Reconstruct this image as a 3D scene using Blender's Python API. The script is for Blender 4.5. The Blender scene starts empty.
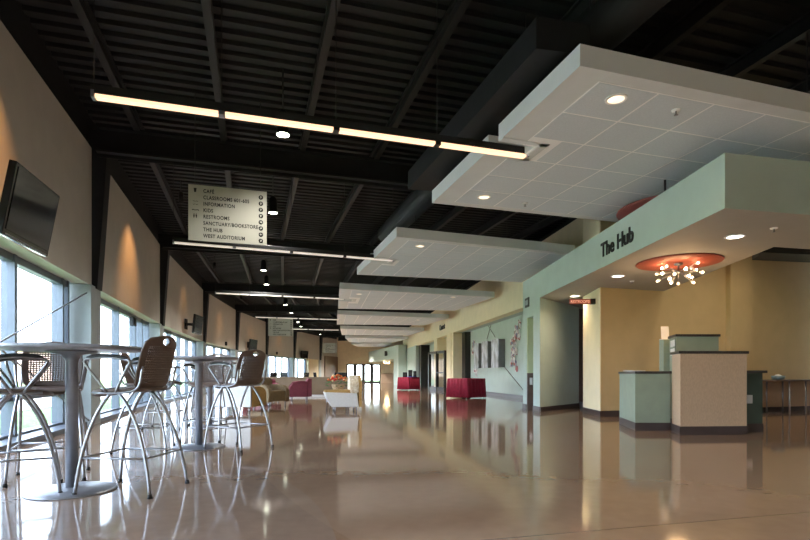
import bpy, bmesh, math, random
from mathutils import Vector, Matrix
random.seed(7)
S = bpy.context.scene
COL = S.collection
F, HZ, CH = 525.0, 375.0, 0.87          # focal length in pixels, horizon row, camera height

# ------------------------------------------------------------------ materials
MATS = {}
def mat(name, col, rough=0.6, metal=0.0, nscale=0.0, namt=0.0, bump=0.0, emis=None, estr=0.0, spec=None, col2=None, stretch=None):
    if name in MATS: return MATS[name]
    m = bpy.data.materials.new(name); m.use_nodes = True
    nt = m.node_tree; b = nt.nodes['Principled BSDF']
    b.inputs['Base Color'].default_value = (*col, 1)
    b.inputs['Roughness'].default_value = rough
    b.inputs['Metallic'].default_value = metal
    if spec is not None: b.inputs['Specular IOR Level'].default_value = spec
    if emis: 
        b.inputs['Emission Color'].default_value = (*emis, 1); b.inputs['Emission Strength'].default_value = estr
    if nscale:
        tc = nt.nodes.new('ShaderNodeTexCoord'); n = nt.nodes.new('ShaderNodeTexNoise')
        n.inputs['Scale'].default_value = nscale; n.inputs['Detail'].default_value = 4
        if stretch:
            mp = nt.nodes.new('ShaderNodeMapping'); mp.inputs['Scale'].default_value = stretch
            nt.links.new(tc.outputs['Object'], mp.inputs['Vector']); nt.links.new(mp.outputs['Vector'], n.inputs['Vector'])
        else: nt.links.new(tc.outputs['Object'], n.inputs['Vector'])
        r = nt.nodes.new('ShaderNodeValToRGB')
        c2 = col2 or tuple(min(1, c*(1+namt)) for c in col)
        c1 = col if col2 else tuple(c*(1-namt) for c in col)
        r.color_ramp.elements[0].color = (*c1, 1); r.color_ramp.elements[1].color = (*c2, 1)
        r.color_ramp.elements[0].position = 0.35; r.color_ramp.elements[1].position = 0.65
        nt.links.new(n.outputs['Fac'], r.inputs['Fac']); nt.links.new(r.outputs['Color'], b.inputs['Base Color'])
        if bump:
            bp = nt.nodes.new('ShaderNodeBump'); bp.inputs['Strength'].default_value = bump; bp.inputs['Distance'].default_value = 0.01
            nt.links.new(n.outputs['Fac'], bp.inputs['Height']); nt.links.new(bp.outputs['Normal'], b.inputs['Normal'])
    MATS[name] = m
    return m

BEIGE  = mat('beige_paint', (.52,.485,.43), .75, nscale=3, namt=.03)
GREEN  = mat('sage_paint', (.49,.575,.52), .7, nscale=3, namt=.03)
YELLOW = mat('cream_yellow_paint', (.86,.74,.50), .7, nscale=3, namt=.03)
HUBYEL = mat('yellow_paint_warm_dim', (.60,.46,.25), .7, nscale=3, namt=.03)  # hub back wall: the yellow darkened to carry its warm light
BLACK  = mat('black_ceiling_paint', (.0075,.009,.0105), .65, nscale=8, namt=.2)
STEEL  = mat('charcoal_steel_paint', (.022,.023,.024), .5, nscale=8, namt=.1)
PIER   = mat('grey_green_paint', (.36,.40,.40), .6, nscale=4, namt=.04)
WHITEP = mat('white_paint', (.70,.715,.71), .7, nscale=4, namt=.02)
TILE   = mat('ceiling_tile', (.66,.705,.735), .85, nscale=60, namt=.04)
GRID   = mat('ceiling_grid', (.93,.93,.92), .6, nscale=4, namt=.01)
BASEB  = mat('brown_vinyl_base', (.060,.042,.038), .45, nscale=5, namt=.1)
ALU    = mat('window_aluminium', (.13,.15,.18), .4, .3, nscale=6, namt=.05)
CHROME = mat('brushed_steel', (.36,.36,.38), .30, .9, nscale=40, namt=.06)
SILVER = mat('silver_powdercoat', (.30,.31,.34), .35, .6, nscale=20, namt=.05)
TABLEG = mat('grey_laminate', (.34,.34,.37), .30, nscale=25, namt=.06)
BROWNP = mat('brown_plastic', (.14,.098,.078), .5, nscale=15, namt=.08)
RUBBER = mat('black_rubber', (.018,.018,.018), .6, nscale=15, namt=.1)
SCREEN = mat('screen_glass', (.012,.013,.018), .12, nscale=4, namt=.1)
TVB    = mat('gloss_black_plastic', (.018,.018,.020), .25, nscale=4, namt=.1)
RED    = mat('crimson_cloth', (.30,.010,.036), .8, nscale=12, namt=.12)
WHITEC = mat('white_cloth', (.80,.80,.78), .8, nscale=12, namt=.03)
BURG   = mat('burgundy_upholstery', (.15,.020,.032), .7, nscale=14, namt=.12)
TANU   = mat('tan_upholstery', (.40,.24,.075), .8, nscale=30, namt=.18)
OLIVE  = mat('olive_upholstery', (.19,.13,.065), .8, nscale=40, namt=.25)
WHITEU = mat('white_vinyl', (.70,.70,.69), .4, nscale=30, namt=.04)
CREAMU = mat('cream_patterned_upholstery', (.80,.74,.62), .8, nscale=22, col2=(.55,.42,.27), namt=.1)
LAMTAN = mat('tan_wood_laminate', (.54,.375,.245), .55, nscale=9, namt=.06, stretch=(6,6,3))
LAMGRN = mat('sage_laminate', (.28,.335,.25), .5, nscale=6, namt=.04)
LAMDKG = mat('dark_green_laminate', (.050,.080,.062), .5, nscale=6, namt=.06)
COUNTER= mat('dark_countertop', (.035,.030,.028), .3, nscale=60, namt=.3)
PAPER  = mat('white_paper', (.82,.80,.78), .7, nscale=20, namt=.02)
INK    = mat('black_lettering', (.010,.010,.010), .6, nscale=20, namt=.1)
SIGNF  = mat('sign_panel', (.46,.45,.38), .5, nscale=5, namt=.02)
DISC   = mat('red_orange_disc', (.46,.105,.07), .5, nscale=5, namt=.05)
WAINS_SHADE  = mat('brown_wainscot_and_gap_shade', (.11,.07,.055), .5, nscale=8, namt=.1)  # niche wainscot, also the shade of the passage gap
DOORM  = mat('dark_bronze', (.022,.019,.017), .4, .2, nscale=8, namt=.1)
PANB   = mat('brown_panel', (.20,.13,.08), .6, nscale=6, namt=.08)
HALFW  = mat('taupe_half_wall', (.19,.135,.08), .6, nscale=5, namt=.06)
SIGNRD = mat('red_sign_face', (.20,.03,.02), .5, emis=(1,.25,.12), estr=.02)
SIGNLT = mat('sign_letters_lit', (.8,.45,.35), .5, emis=(1,.40,.25), estr=.22)
GLOW   = mat('tube_glow', (1,.9,.75), .5, emis=(1.0,.56,.33), estr=.46)
GLOWC  = mat('tube_glow_dim', (1,.95,.9), .5, emis=(1.0,.85,.72), estr=.13)
LAMPW  = mat('lamp_glow_warm', (1,.9,.8), .5, emis=(1.0,.74,.50), estr=.42)
LAMPH  = mat('lamp_glow_halide', (1,1,.9), .5, emis=(.95,1.0,.78), estr=8)
BULB   = mat('bulb_glow', (1,.9,.7), .5, emis=(1.0,.62,.30), estr=30)
BLUEC  = mat('blue_cloth', (.06,.06,.30), .8, nscale=12, namt=.1)
BOWLM  = mat('blue_grey_glaze', (.18,.25,.27), .35, nscale=9, namt=.08)
WOODT  = mat('brown_tabletop', (.10,.065,.05), .45, nscale=9, namt=.1)
BASKET = mat('woven_basket', (.45,.30,.16), .8, nscale=60, namt=.3)
FLOW1  = mat('orange_petals', (.75,.16,.03), .7, nscale=9, namt=.3)
FLOW2  = mat('red_petals', (.60,.03,.02), .7, nscale=9, namt=.3)
FLOW3  = mat('cream_petals', (.80,.55,.28), .7, nscale=9, namt=.3)
LEAF   = mat('leaf_green', (.06,.12,.03), .7, nscale=9, namt=.3)
CANVAS = mat('canvas_photo', (.72,.75,.82), .55, nscale=3.2, col2=(.33,.34,.35), namt=.3, stretch=(1.5,1.5,.8))
CANVS  = mat('canvas_edge_grey', (.16,.16,.16), .6, nscale=8, namt=.1)
GRASS  = mat('lawn', (.12,.22,.06), .9, nscale=6, namt=.35)
PAVE   = mat('concrete_paving', (.55,.53,.50), .85, nscale=3, namt=.08)
BRICKX = mat('pale_brick', (.55,.36,.30), .85, nscale=12, namt=.12)

def photo_mix():
    m = bpy.data.materials.new('photo_collage_print'); m.use_nodes = True; nt = m.node_tree; b = nt.nodes['Principled BSDF']
    tc = nt.nodes.new('ShaderNodeTexCoord'); v = nt.nodes.new('ShaderNodeTexVoronoi'); v.inputs['Scale'].default_value = 9
    h = nt.nodes.new('ShaderNodeValToRGB'); cr = h.color_ramp; cr.interpolation = 'CONSTANT'
    cols = [(.75,.72,.70),(.12,.13,.25),(.40,.06,.05),(.70,.66,.62),(.20,.13,.10),(.78,.76,.75),(.45,.35,.40)]
    cr.elements[0].color = (*cols[0],1); cr.elements[1].position = .9; cr.elements[1].color = (*cols[-1],1)
    for i in range(1,6):
        e = cr.elements.new(i/6.5); e.color = (*cols[i],1)
    nt.links.new(tc.outputs['Object'], v.inputs['Vector']); 
    sx = nt.nodes.new('ShaderNodeSeparateColor'); nt.links.new(v.outputs['Color'], sx.inputs['Color'])
    nt.links.new(sx.outputs['Red'], h.inputs['Fac']); nt.links.new(h.outputs['Color'], b.inputs['Base Color'])
    b.inputs['Roughness'].default_value = .5
    return m
COLLAGE = photo_mix()

def glass_mat():
    m = bpy.data.materials.new('clear_glass'); m.use_nodes = True; nt = m.node_tree
    for n in list(nt.nodes): nt.nodes.remove(n)
    out = nt.nodes.new('ShaderNodeOutputMaterial'); mx = nt.nodes.new('ShaderNodeMixShader'); lw = nt.nodes.new('ShaderNodeLayerWeight'); lw.inputs['Blend'].default_value = .5; pw = nt.nodes.new('ShaderNodeMath'); pw.operation = 'POWER'; pw.inputs[1].default_value = 5; fr = nt.nodes.new('ShaderNodeMath'); fr.operation = 'MULTIPLY_ADD'; fr.inputs[1].default_value = .6; fr.inputs[2].default_value = .03; nt.links.new(lw.outputs['Facing'], pw.inputs[0]); nt.links.new(pw.outputs[0], fr.inputs[0])
    t = nt.nodes.new('ShaderNodeBsdfTransparent'); t.inputs['Color'].default_value = (.93,.95,.96,1)
    g = nt.nodes.new('ShaderNodeBsdfGlossy'); g.inputs['Roughness'].default_value = .02
    nt.links.new(fr.outputs[0], mx.inputs['Fac']); nt.links.new(t.outputs[0], mx.inputs[1]); nt.links.new(g.outputs[0], mx.inputs[2])
    nt.links.new(mx.outputs[0], out.inputs['Surface'])
    return m
GLASS = glass_mat()

def floor_mat():
    m = bpy.data.materials.new('polished_stained_concrete'); m.use_nodes = True; nt = m.node_tree; L = nt.links
    b = nt.nodes['Principled BSDF']
    N = lambda t, **k: nt.nodes.new(t)
    tc = N('ShaderNodeTexCoord'); 
    n1 = N('ShaderNodeTexNoise'); n1.inputs['Scale'].default_value = .55; n1.inputs['Detail'].default_value = 6
    n2 = N('ShaderNodeTexNoise'); n2.inputs['Scale'].default_value = 9; n2.inputs['Detail'].default_value = 8
    L.new(tc.outputs['Object'], n1.inputs['Vector']); L.new(tc.outputs['Object'], n2.inputs['Vector'])
    r = N('ShaderNodeValToRGB'); e = r.color_ramp.elements
    e[0].position = .32; e[0].color = (.185,.115,.072,1); e[1].position = .68; e[1].color = (.33,.22,.145,1)
    ad = N('ShaderNodeMath'); ad.operation = 'MULTIPLY_ADD'; ad.inputs[1].default_value = .35
    L.new(n2.outputs['Fac'], ad.inputs[0]); 
    sc = N('ShaderNodeMath'); sc.operation = 'MULTIPLY'; sc.inputs[1].default_value = .65; L.new(n1.outputs['Fac'], sc.inputs[0]); L.new(sc.outputs[0], ad.inputs[2])
    L.new(ad.outputs[0], r.inputs['Fac'])
    # curved colour zone by the bar tables, window-reflection grey painted in, and saw-cut joints
    def dist(cx, cy, rad):
        d = N('ShaderNodeVectorMath'); d.operation = 'DISTANCE'; d.inputs[1].default_value = (cx, cy, 0); L.new(tc.outputs['Object'], d.inputs[0])
        s = N('ShaderNodeMath'); s.operation = 'SUBTRACT'; s.inputs[1].default_value = rad; L.new(d.outputs['Value'], s.inputs[0]); return s.outputs[0]
    def thin(sock, w):
        a = N('ShaderNodeMath'); a.operation = 'ABSOLUTE'; L.new(sock, a.inputs[0])
        c = N('ShaderNodeMath'); c.operation = 'LESS_THAN'; c.inputs[1].default_value = w; L.new(a.outputs[0], c.inputs[0]); return c.outputs[0]
    d1 = dist(-5.5, 1.6, 5.27); ins = N('ShaderNodeMath'); ins.operation = 'LESS_THAN'; ins.inputs[1].default_value = 0; L.new(d1, ins.inputs[0])
    mz = N('ShaderNodeMix'); mz.data_type = 'RGBA'; mz.blend_type = 'MIX'; mz.inputs['B'].default_value = (.29,.25,.225,1)
    f = N('ShaderNodeMath'); f.operation = 'MULTIPLY'; f.inputs[1].default_value = .3; L.new(ins.outputs[0], f.inputs[0])
    L.new(f.outputs[0], mz.inputs['Factor']); L.new(r.outputs['Color'], mz.inputs['A'])
    sx = N('ShaderNodeSeparateXYZ'); L.new(tc.outputs['Object'], sx.inputs[0])
    def line(a, bb, c):   # a x + b y + c
        q = N('ShaderNodeMath'); q.operation = 'MULTIPLY_ADD'; q.inputs[1].default_value = a; q.inputs[2].default_value = c; L.new(sx.outputs['X'], q.inputs[0])
        w = N('ShaderNodeMath'); w.operation = 'MULTIPLY_ADD'; w.inputs[1].default_value = bb; L.new(sx.outputs['Y'], w.inputs[0]); L.new(q.outputs[0], w.inputs[2]); return w.outputs[0]
    d2 = dist(9.5, 9.0, 11.6); d3 = dist(8, 16, 9.6)
    cuts = [thin(d3,.005), thin(line(-.254,.967,-2.57),.004), thin(line(-.29,.957,-7.4),.005)]
    cur = cuts[0]
    for c in cuts[1:]:
        mx = N('ShaderNodeMath'); mx.operation = 'MAXIMUM'; L.new(cur, mx.inputs[0]); L.new(c, mx.inputs[1]); cur = mx.outputs[0]
    in3 = N('ShaderNodeMath'); in3.operation = 'LESS_THAN'; in3.inputs[1].default_value = 0; L.new(d2, in3.inputs[0])
    g3 = N('ShaderNodeMath'); g3.operation = 'MULTIPLY'; g3.inputs[1].default_value = .5; L.new(in3.outputs[0], g3.inputs[0])
    m3 = N('ShaderNodeMix'); m3.data_type = 'RGBA'; m3.inputs['B'].default_value = (.32,.225,.16,1)
    L.new(g3.outputs[0], m3.inputs['Factor']); L.new(mz.outputs['Result'], m3.inputs['A'])
    mj = N('ShaderNodeMix'); mj.data_type = 'RGBA'; mj.inputs['B'].default_value = (.10,.07,.055,1)
    L.new(cur, mj.inputs['Factor']); L.new(m3.outputs['Result'], mj.inputs['A'])
    L.new(mj.outputs['Result'], b.inputs['Base Color'])
    b.inputs['Roughness'].default_value = .07; b.inputs['IOR'].default_value = 1.55
    bp = N('ShaderNodeBump'); bp.inputs['Strength'].default_value = .02; bp.inputs['Distance'].default_value = .01
    L.new(n2.outputs['Fac'], bp.inputs['Height']); L.new(bp.outputs['Normal'], b.inputs['Normal'])
    return m
FLOOR = floor_mat()

# ------------------------------------------------------------------ mesh builder
class MB:
    def __init__(s): s.bm = bmesh.new()
    def box(s, c, d, rz=0, ry=0, rx=0, mi=0, bev=0):
        r = bmesh.ops.create_cube(s.bm, size=1)
        M = Matrix.Translation(c) @ Matrix.Rotation(rz,4,'Z') @ Matrix.Rotation(ry,4,'Y') @ Matrix.Rotation(rx,4,'X') @ Matrix.Diagonal((*d,1))
        bmesh.ops.transform(s.bm, matrix=M, verts=r['verts'])
        fs = {f for v in r['verts'] for f in v.link_faces}
        for f in fs: f.material_index = mi
        if bev:
            es = {e for v in r['verts'] for e in v.link_edges}
            bmesh.ops.bevel(s.bm, geom=list(es), offset=bev, segments=3, affect='EDGES', profile=.6)
        return s
    def bar(s, a, b, w, h, mi=0, up=(0,0,1)):
        a, b = Vector(a), Vector(b); x = (b-a); L = x.length; x.normalize()
        u = Vector(up); y = u.cross(x).normalized(); z = x.cross(y)
        M = Matrix((x,y,z)).transposed().to_4x4(); M.translation = (a+b)/2
        r = bmesh.ops.create_cube(s.bm, size=1)
        bmesh.ops.transform(s.bm, matrix=M @ Matrix.Diagonal((L,w,h,1)), verts=r['verts'])
        for f in {f for v in r['verts'] for f in v.link_faces}: f.material_index = mi
        return s
    def prism(s, pts, z0, z1, mi=0, side_mi=None, bev=0):
        n = len(pts)
        A = sum(pts[i][0]*pts[(i+1)%n][1]-pts[(i+1)%n][0]*pts[i][1] for i in range(n))
        if A < 0: pts = list(pts)[::-1]
        lo = [s.bm.verts.new((p[0],p[1],z0)) for p in pts]; hi = [s.bm.verts.new((p[0],p[1],z1)) for p in pts]
        fs = [s.bm.faces.new(lo[::-1]), s.bm.faces.new(hi)]
        fs[0].material_index = fs[1].material_index = mi
        for i in range(n):
            f = s.bm.faces.new((lo[i],lo[(i+1)%n],hi[(i+1)%n],hi[i])); f.material_index = mi if side_mi is None else side_mi
        if bev:
            es = {e for v in lo+hi for e in v.link_edges}
            bmesh.ops.bevel(s.bm, geom=list(es), offset=bev, segments=3, affect='EDGES', profile=.6)
        return s
    def profile(s, pts, y0, y1, mi=0, bev=0):      # outline in local XZ extruded along Y
        n0 = len(s.bm.verts); s.bm.verts.ensure_lookup_table()
        lo = [s.bm.verts.new((p[0],y0,p[1])) for p in pts]; hi = [s.bm.verts.new((p[0],y1,p[1])) for p in pts]; n = len(pts)
        fs = [s.bm.faces.new(lo), s.bm.faces.new(hi[::-1])]
        for i in range(n): fs.append(s.bm.faces.new((lo[(i+1)%n],lo[i],hi[i],hi[(i+1)%n])))
        for f in fs: f.material_index = mi
        bmesh.ops.recalc_face_normals(s.bm, faces=fs)
        if bev:
            es = {e for v in lo+hi for e in v.link_edges}
            bmesh.ops.bevel(s.bm, geom=list(es), offset=bev, segments=3, affect='EDGES', profile=.6)
        return s
    def tube(s, path, r, seg=8, mi=0, closed=False):
        P = [Vector(p) for p in path]; n = len(P); rings = []; prev = None
        for i in range(n):
            if closed: t = (P[(i+1)%n]-P[i-1])
            else: t = P[min(i+1,n-1)]-P[max(i-1,0)]
            t.normalize()
            if prev is None:
                a = Vector((0,0,1)) if abs(t.z)<.9 else Vector((1,0,0)); u = t.cross(a).normalized()
            else:
                u = (prev - t*prev.dot(t)); u.normalize()
            prev = u; v = t.cross(u); rr = r[i] if isinstance(r,(list,tuple)) else r
            rings.append([s.bm.verts.new(P[i]+rr*(math.cos(2*math.pi*k/seg)*u+math.sin(2*math.pi*k/seg)*v)) for k in range(seg)])
        m = n if closed else n-1
        for i in range(m):
            A, B = rings[i], rings[(i+1)%n]
            for k in range(seg):
                f = s.bm.faces.new((A[k],A[(k+1)%seg],B[(k+1)%seg],B[k])); f.smooth = True; f.material_index = mi
        if not closed:
            for q in (rings[0][::-1], rings[-1]):
                f = s.bm.faces.new(q); f.material_index = mi
        return s
    def lathe(s, prof, seg=32, c=(0,0,0), mi=0):
        rings = []
        for (r,z) in prof:
            if r < 1e-5: rings.append([s.bm.verts.new((c[0],c[1],c[2]+z))])
            else: rings.append([s.bm.verts.new((c[0]+r*math.cos(2*math.pi*k/seg),c[1]+r*math.sin(2*math.pi*k/seg),c[2]+z)) for k in range(seg)])
        for A,B in zip(rings,rings[1:]):
            for k in range(seg):
                q = [A[k%len(A)],A[(k+1)%len(A)],B[(k+1)%len(B)],B[k%len(B)]]
                q2 = []
                for v in q:
                    if v not in q2: q2.append(v)
                if len(q2) > 2:
                    f = s.bm.faces.new(q2); f.smooth = True; f.material_index = mi
        return s
    def sphere(s, c, r, mi=0, sub=2, sc=(1,1,1)):
        q = bmesh.ops.create_icosphere(s.bm, subdivisions=sub, radius=r)
        bmesh.ops.transform(s.bm, matrix=Matrix.Translation(c) @ Matrix.Diagonal((*sc,1)), verts=q['verts'])
        for f in {f for v in q['verts'] for f in v.link_faces}: f.smooth = True; f.material_index = mi
        return s
    def build(s, name, mats, parent=None, loc=None, rz=0):
        me = bpy.data.meshes.new(name); bmesh.ops.recalc_face_normals(s.bm, faces=s.bm.faces[:]); s.bm.to_mesh(me); s.bm.free()
        for m in (mats if isinstance(mats,(list,tuple)) else [mats]): me.materials.append(m)
        o = bpy.data.objects.new(name, me); COL.objects.link(o)
        if parent: o.parent = parent
        if loc: o.location = loc
        o.rotation_euler.z = rz
        return o

def tag(o, label, cat, group=None, kind=None):
    o['label'] = label; o['category'] = cat
    if group: o['group'] = group
    if kind: o['kind'] = kind
    return o
def struct(o, label=None, cat=None):
    o['kind'] = 'structure'
    if label: o['label'] = label
    if cat: o['category'] = cat
    return o
def thing(name, label, cat, loc=(0,0,0), rz=0, group=None):
    o = bpy.data.objects.new(name, None); COL.objects.link(o); o.location = loc; o.rotation_euler.z = rz
    o.empty_display_size = .1
    return tag(o, label, cat, group)
def dup(root, loc, rz, label):
    r = root.copy(); COL.objects.link(r); r.location = loc; r.rotation_euler.z = rz; r['label'] = label
    for ch in list(root.children):
        c = ch.copy(); COL.objects.link(c); c.parent = r
        for g in list(ch.children):
            d = g.copy(); COL.objects.link(d); d.parent = c
    return r
def text(s, size, loc, rot, m, parent=None, xs=1.0, ext=.004, off=0.0, align='LEFT', name='lettering', sp=1.0):
    c = bpy.data.curves.new(name,'FONT'); c.body = s; c.size = size; c.extrude = ext; c.offset = off; c.align_x = align; c.space_character = sp
    c.materials.append(m); o = bpy.data.objects.new(name, c); COL.objects.link(o)
    dg = bpy.context.evaluated_depsgraph_get(); me = bpy.data.meshes.new_from_object(o.evaluated_get(dg)); bpy.data.objects.remove(o)
    for v in me.vertices: v.co.x *= xs
    o = bpy.data.objects.new(name, me); COL.objects.link(o)
    o.location = loc; o.rotation_euler = rot
    if parent: o.parent = parent
    return o
def bez(ps, n=10):
    out = []
    P = [Vector(p) for p in ps]
    for i in range(n+1):
        t = i/n; Q = P[:]
        while len(Q) > 1: Q = [Q[k].lerp(Q[k+1], t) for k in range(len(Q)-1)]
        out.append(Q[0])
    return out
def spot(name, loc, energy, col, angle=100, blend=.8, size=.06, aim=(0,0,-1), parent=None):
    l = bpy.data.lights.new(name,'SPOT'); l.energy = energy; l.color = col; l.spot_size = math.radians(angle); l.spot_blend = blend; l.shadow_soft_size = size
    o = bpy.data.objects.new(name, l); COL.objects.link(o); o.location = loc
    o.rotation_euler = Vector(aim).to_track_quat('-Z','Y').to_euler()
    if parent: o.parent = parent
    return o

# ------------------------------------------------------------------ the hall's plan (curved left wall)
W = [Vector(p) for p in [(-1.5,-5.0),(-3.45,2.1),(-5.5,9.2),(-7.5,16.05),(-9.47,24.6),(-10.4,32.2),(-10.5,39.5),(-10.0,47.0),(-8.8,54.0),(-7.6,59.0)]]
NRM = []
for i in range(len(W)):
    t = (W[min(i+1,len(W)-1)]-W[max(i-1,0)]).normalized()
    if i <= 2: t = Vector((-.281,.960))
    NRM.append(Vector((t.y,-t.x)))
def off(s, d):                                # point s columns along the wall, d metres into the room
    i = min(int(s), len(W)-2); f = s-i
    n = (NRM[i]*(1-f)+NRM[i+1]*f).normalized()
    return W[i].lerp(W[i+1], f) + n*d
DECK = 5.45

# floor and outside ground
f = MB(); f.prism([(-1.2,-6),(12,-6),(12,62),(-8,62)] + [tuple(off(s,-.36)) for s in (9,8,7,6,5,4,3,2,1,0)], -.2, 0)
struct(f.build('floor', FLOOR))
struct(MB().box((-60,25,-.35),(170,190,.1)).build('outside_lawn', GRASS), 'green lawn outside the left windows', 'lawn')
pv = [tuple(off(s,-4.5)) for s in (0,1,2,3,4,5,6,7,8,9)]; pv2 = [tuple(off(s,-11)) for s in (9,8,7,6,5,4,3,2,1,0)]
struct(MB().prism(pv+pv2, -.3, -.27).build('outside_path', PAVE), 'pale concrete drive outside the left windows', 'path')
bl = thing('brick_building', 'pale brick building far outside the left windows', 'building', (-75,55,-.3))
MB().box((0,0,2.6),(20,120,5.2)).build('wall', BRICKX, bl); MB().box((0,0,5.5),(21,121,.6)).build('roof', WHITEP, bl)

# ceiling deck: corrugated metal, fanned along the curved wall
cd = MB(); bm = cd.bm; prev = None; k = 0; NS = 9*30
for i in range(NS+1):
    s = i*9/NS
    for zz, ds in ((0,0),(0,.45),(.055,.5),(.055,.95)):
        ss = min(9, s+ds*9/NS); a = off(ss,-.4); b_ = off(ss,19)
        cur = (bm.verts.new((a.x,a.y,DECK+zz)), bm.verts.new((b_.x,b_.y,DECK+zz)))
        if prev: bm.faces.new((prev[0],prev[1],cur[1],cur[0]))
        prev = cur
struct(cd.build('ceiling', BLACK))
lid = MB(); lid.prism([(-30,-8),(30,-8),(30,64),(-30,64)][:0] or [tuple(off(s,-.5)) for s in range(10)]+[(12,64),(12,-7)], DECK+.12, DECK+.3); struct(lid.build('roof', BLACK))

# joists running along the hall, and rafters on the column lines
for j in range(11):
    d = .75+1.45*j
    m = MB()
    for i in range(9):
        a, b_ = off(i,d), off(i+1,d)
        for zc, w, h in ((5.20,.10,.025),(5.40,.10,.03)):
            m.bar((a.x,a.y,zc),(b_.x,b_.y,zc), w, h)
        m.bar((a.x,a.y,5.3),(b_.x,b_.y,5.3), .012, .2)
    o = struct(m.build('ceiling_joist', mat('joist_paint',(.011,.0115,.012),.55,nscale=8,namt=.1)))
for i in range(0,10):
    a, b_ = off(i,.1), off(i,17)
    m = MB()
    m.bar((a.x,a.y,4.78),(b_.x,b_.y,4.78), .26, .035, mi=1); m.bar((a.x,a.y,5.2),(b_.x,b_.y,5.2), .26, .03)
    m.bar((a.x,a.y,4.95),(b_.x,b_.y,4.95), .02, .5)
    struct(m.build('ceiling_beam', [BLACK,STEEL]))

# left wall: upper beige panels, black band above, piers, tapered columns, windows
for i in range(9):
    s0, s1 = i+.055, i+1+(.004 if i<8 else 0)
    a, b_ = off(s0,0), off(s1,0); a2, b2 = off(s0,-.34), off(s1,-.34)
    m = MB(); m.prism([tuple(a),tuple(b_),tuple(b2),tuple(a2)], 2.44, 4.86); struct(m.build('wall_left', BEIGE))
    a3, b3 = off(i,-.05), off(i+1,-.05); a4, b4 = off(i,-.34), off(i+1,-.34)
    m = MB(); m.prism([tuple(a3),tuple(b3),tuple(b4),tuple(a4)], 4.86, 5.55); struct(m.build('wall_left', BLACK))
for i in range(0,10):
    s = i
    # tapered dark column above, grey pier below
    p = off(s,0); tx = Vector((-NRM[i].y,NRM[i].x)); n = NRM[i]
    m = MB()
    def quad(z, din, dout, hw): return [m.bm.verts.new((*(p+n*dd+tx*w),z)) for dd,w in ((dout,.22-hw),(din,.22-hw),(din,.22+hw),(dout,.22+hw))]
    lo = quad(2.40,.08,-.30,.16); hi = quad(5.2,.26,-.30,.16)
    for k in range(4): m.bm.faces.new((lo[k],lo[(k+1)%4],hi[(k+1)%4],hi[k]))
    m.bm.faces.new(lo[::-1]); m.bm.faces.new(hi)
    struct(m.build('column', BLACK))
    m = MB(); q = [tuple(p+n*dd+tx*w) for dd,w in ((-.34,-.20),(.05,-.20),(.05,.40),(-.34,.40))]
    m.prism(q, 0, 2.43)
    m.bar((*(p+n*.075+tx*-.28),1.2),(*(p+n*.075+tx*-.28),1.21),.01,.01)
    o = struct(m.build('pier', PIER)); 
for i in range(9):
    L = (W[i+1]-W[i]).length
    e0, e1 = .30/L, 1-.30/L
    A, B = off(i+e0,-.32), off(i+e1,-.32)
    if i == 8:
        m = MB(); m.prism([tuple(off(i,-.02)),tuple(off(i+1,-.02)),tuple(off(i+1,-.3)),tuple(off(i,-.3))],0,2.5); struct(m.build('wall_left', BEIGE)); continue
    if i == 7:
        m = MB(); m.prism([tuple(off(i+.55,-.02)),tuple(off(i+1,-.02)),tuple(off(i+1,-.3)),tuple(off(i+.55,-.3))],0,2.5); struct(m.build('wall_left', YELLOW)); B = off(i+.55,-.32)
    if i == 0: pass
    fr = MB(); d = (B-A).normalized(); Ln = (B-A).length
    P = lambda u, z: (*(A+d*u), z)
    fr.bar(P(0,2.39),P(Ln,2.39),.12,.10); fr.bar(P(0,.05),P(Ln,.05),.12,.10); fr.bar(P(0,.56),P(Ln,.56),.09,.06)
    us = [Ln-.05]; u = Ln-.30
    if i == 2: us += [Ln-1.0, Ln-1.9, Ln-3.7, Ln-5.5]
    while u > .1:
        if i != 2: us.append(u)
        u -= 1.78
    us.append(.03)
    for u in us: fr.bar(P(u,0),P(u,2.44),.16,.075, up=(d.x,d.y,0))
    w = struct(fr.build('window_%d'%(i+1), ALU))
    g = MB(); g.bar(P(0,1.2),P(Ln,1.2),.008,2.34); g.build('pane', GLASS, w)
    m = MB(); c0, c1, c2, c3 = off(i+e0,-.28), off(i+e1,-.28), off(i+e1,.02), off(i+e0,.02)
    if i == 7: c1, c2 = off(i+.55,-.28), off(i+.55,.02)
    m.prism([tuple(c0),tuple(c1),tuple(c2),tuple(c3)], 0, .07); struct(m.build('baseboard_left', ALU))
# crossed tie rods in the nearest window bay
def rod(a, b_, lab):
    m = MB(); m.tube([a,b_], .011, 8); o = m.build('brace_rod', SILVER); tag(o, lab, 'brace rod'); return o
q0, q1 = off(1.06,.02), off(1.955,.02)
rod((*q0,.12),(*q1,2.26),'thin steel tie rod rising to the near pier under the beige wall')
q0, q1 = off(1.06,.05), off(1.955,.05)
rod((*q0,2.26),(*q1,.10),'thin steel tie rod sloping down to the foot of the near pier')
# small dark box on the second bay's mullion
dc = off(2.60,-.18)
tag(MB().box((dc.x,dc.y,2.22),(.12,.34,.22),rz=.29,bev=.015).build('door_closer', TVB), 'small black box fixed high on the window frame behind the bar tables', 'door closer')

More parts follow.
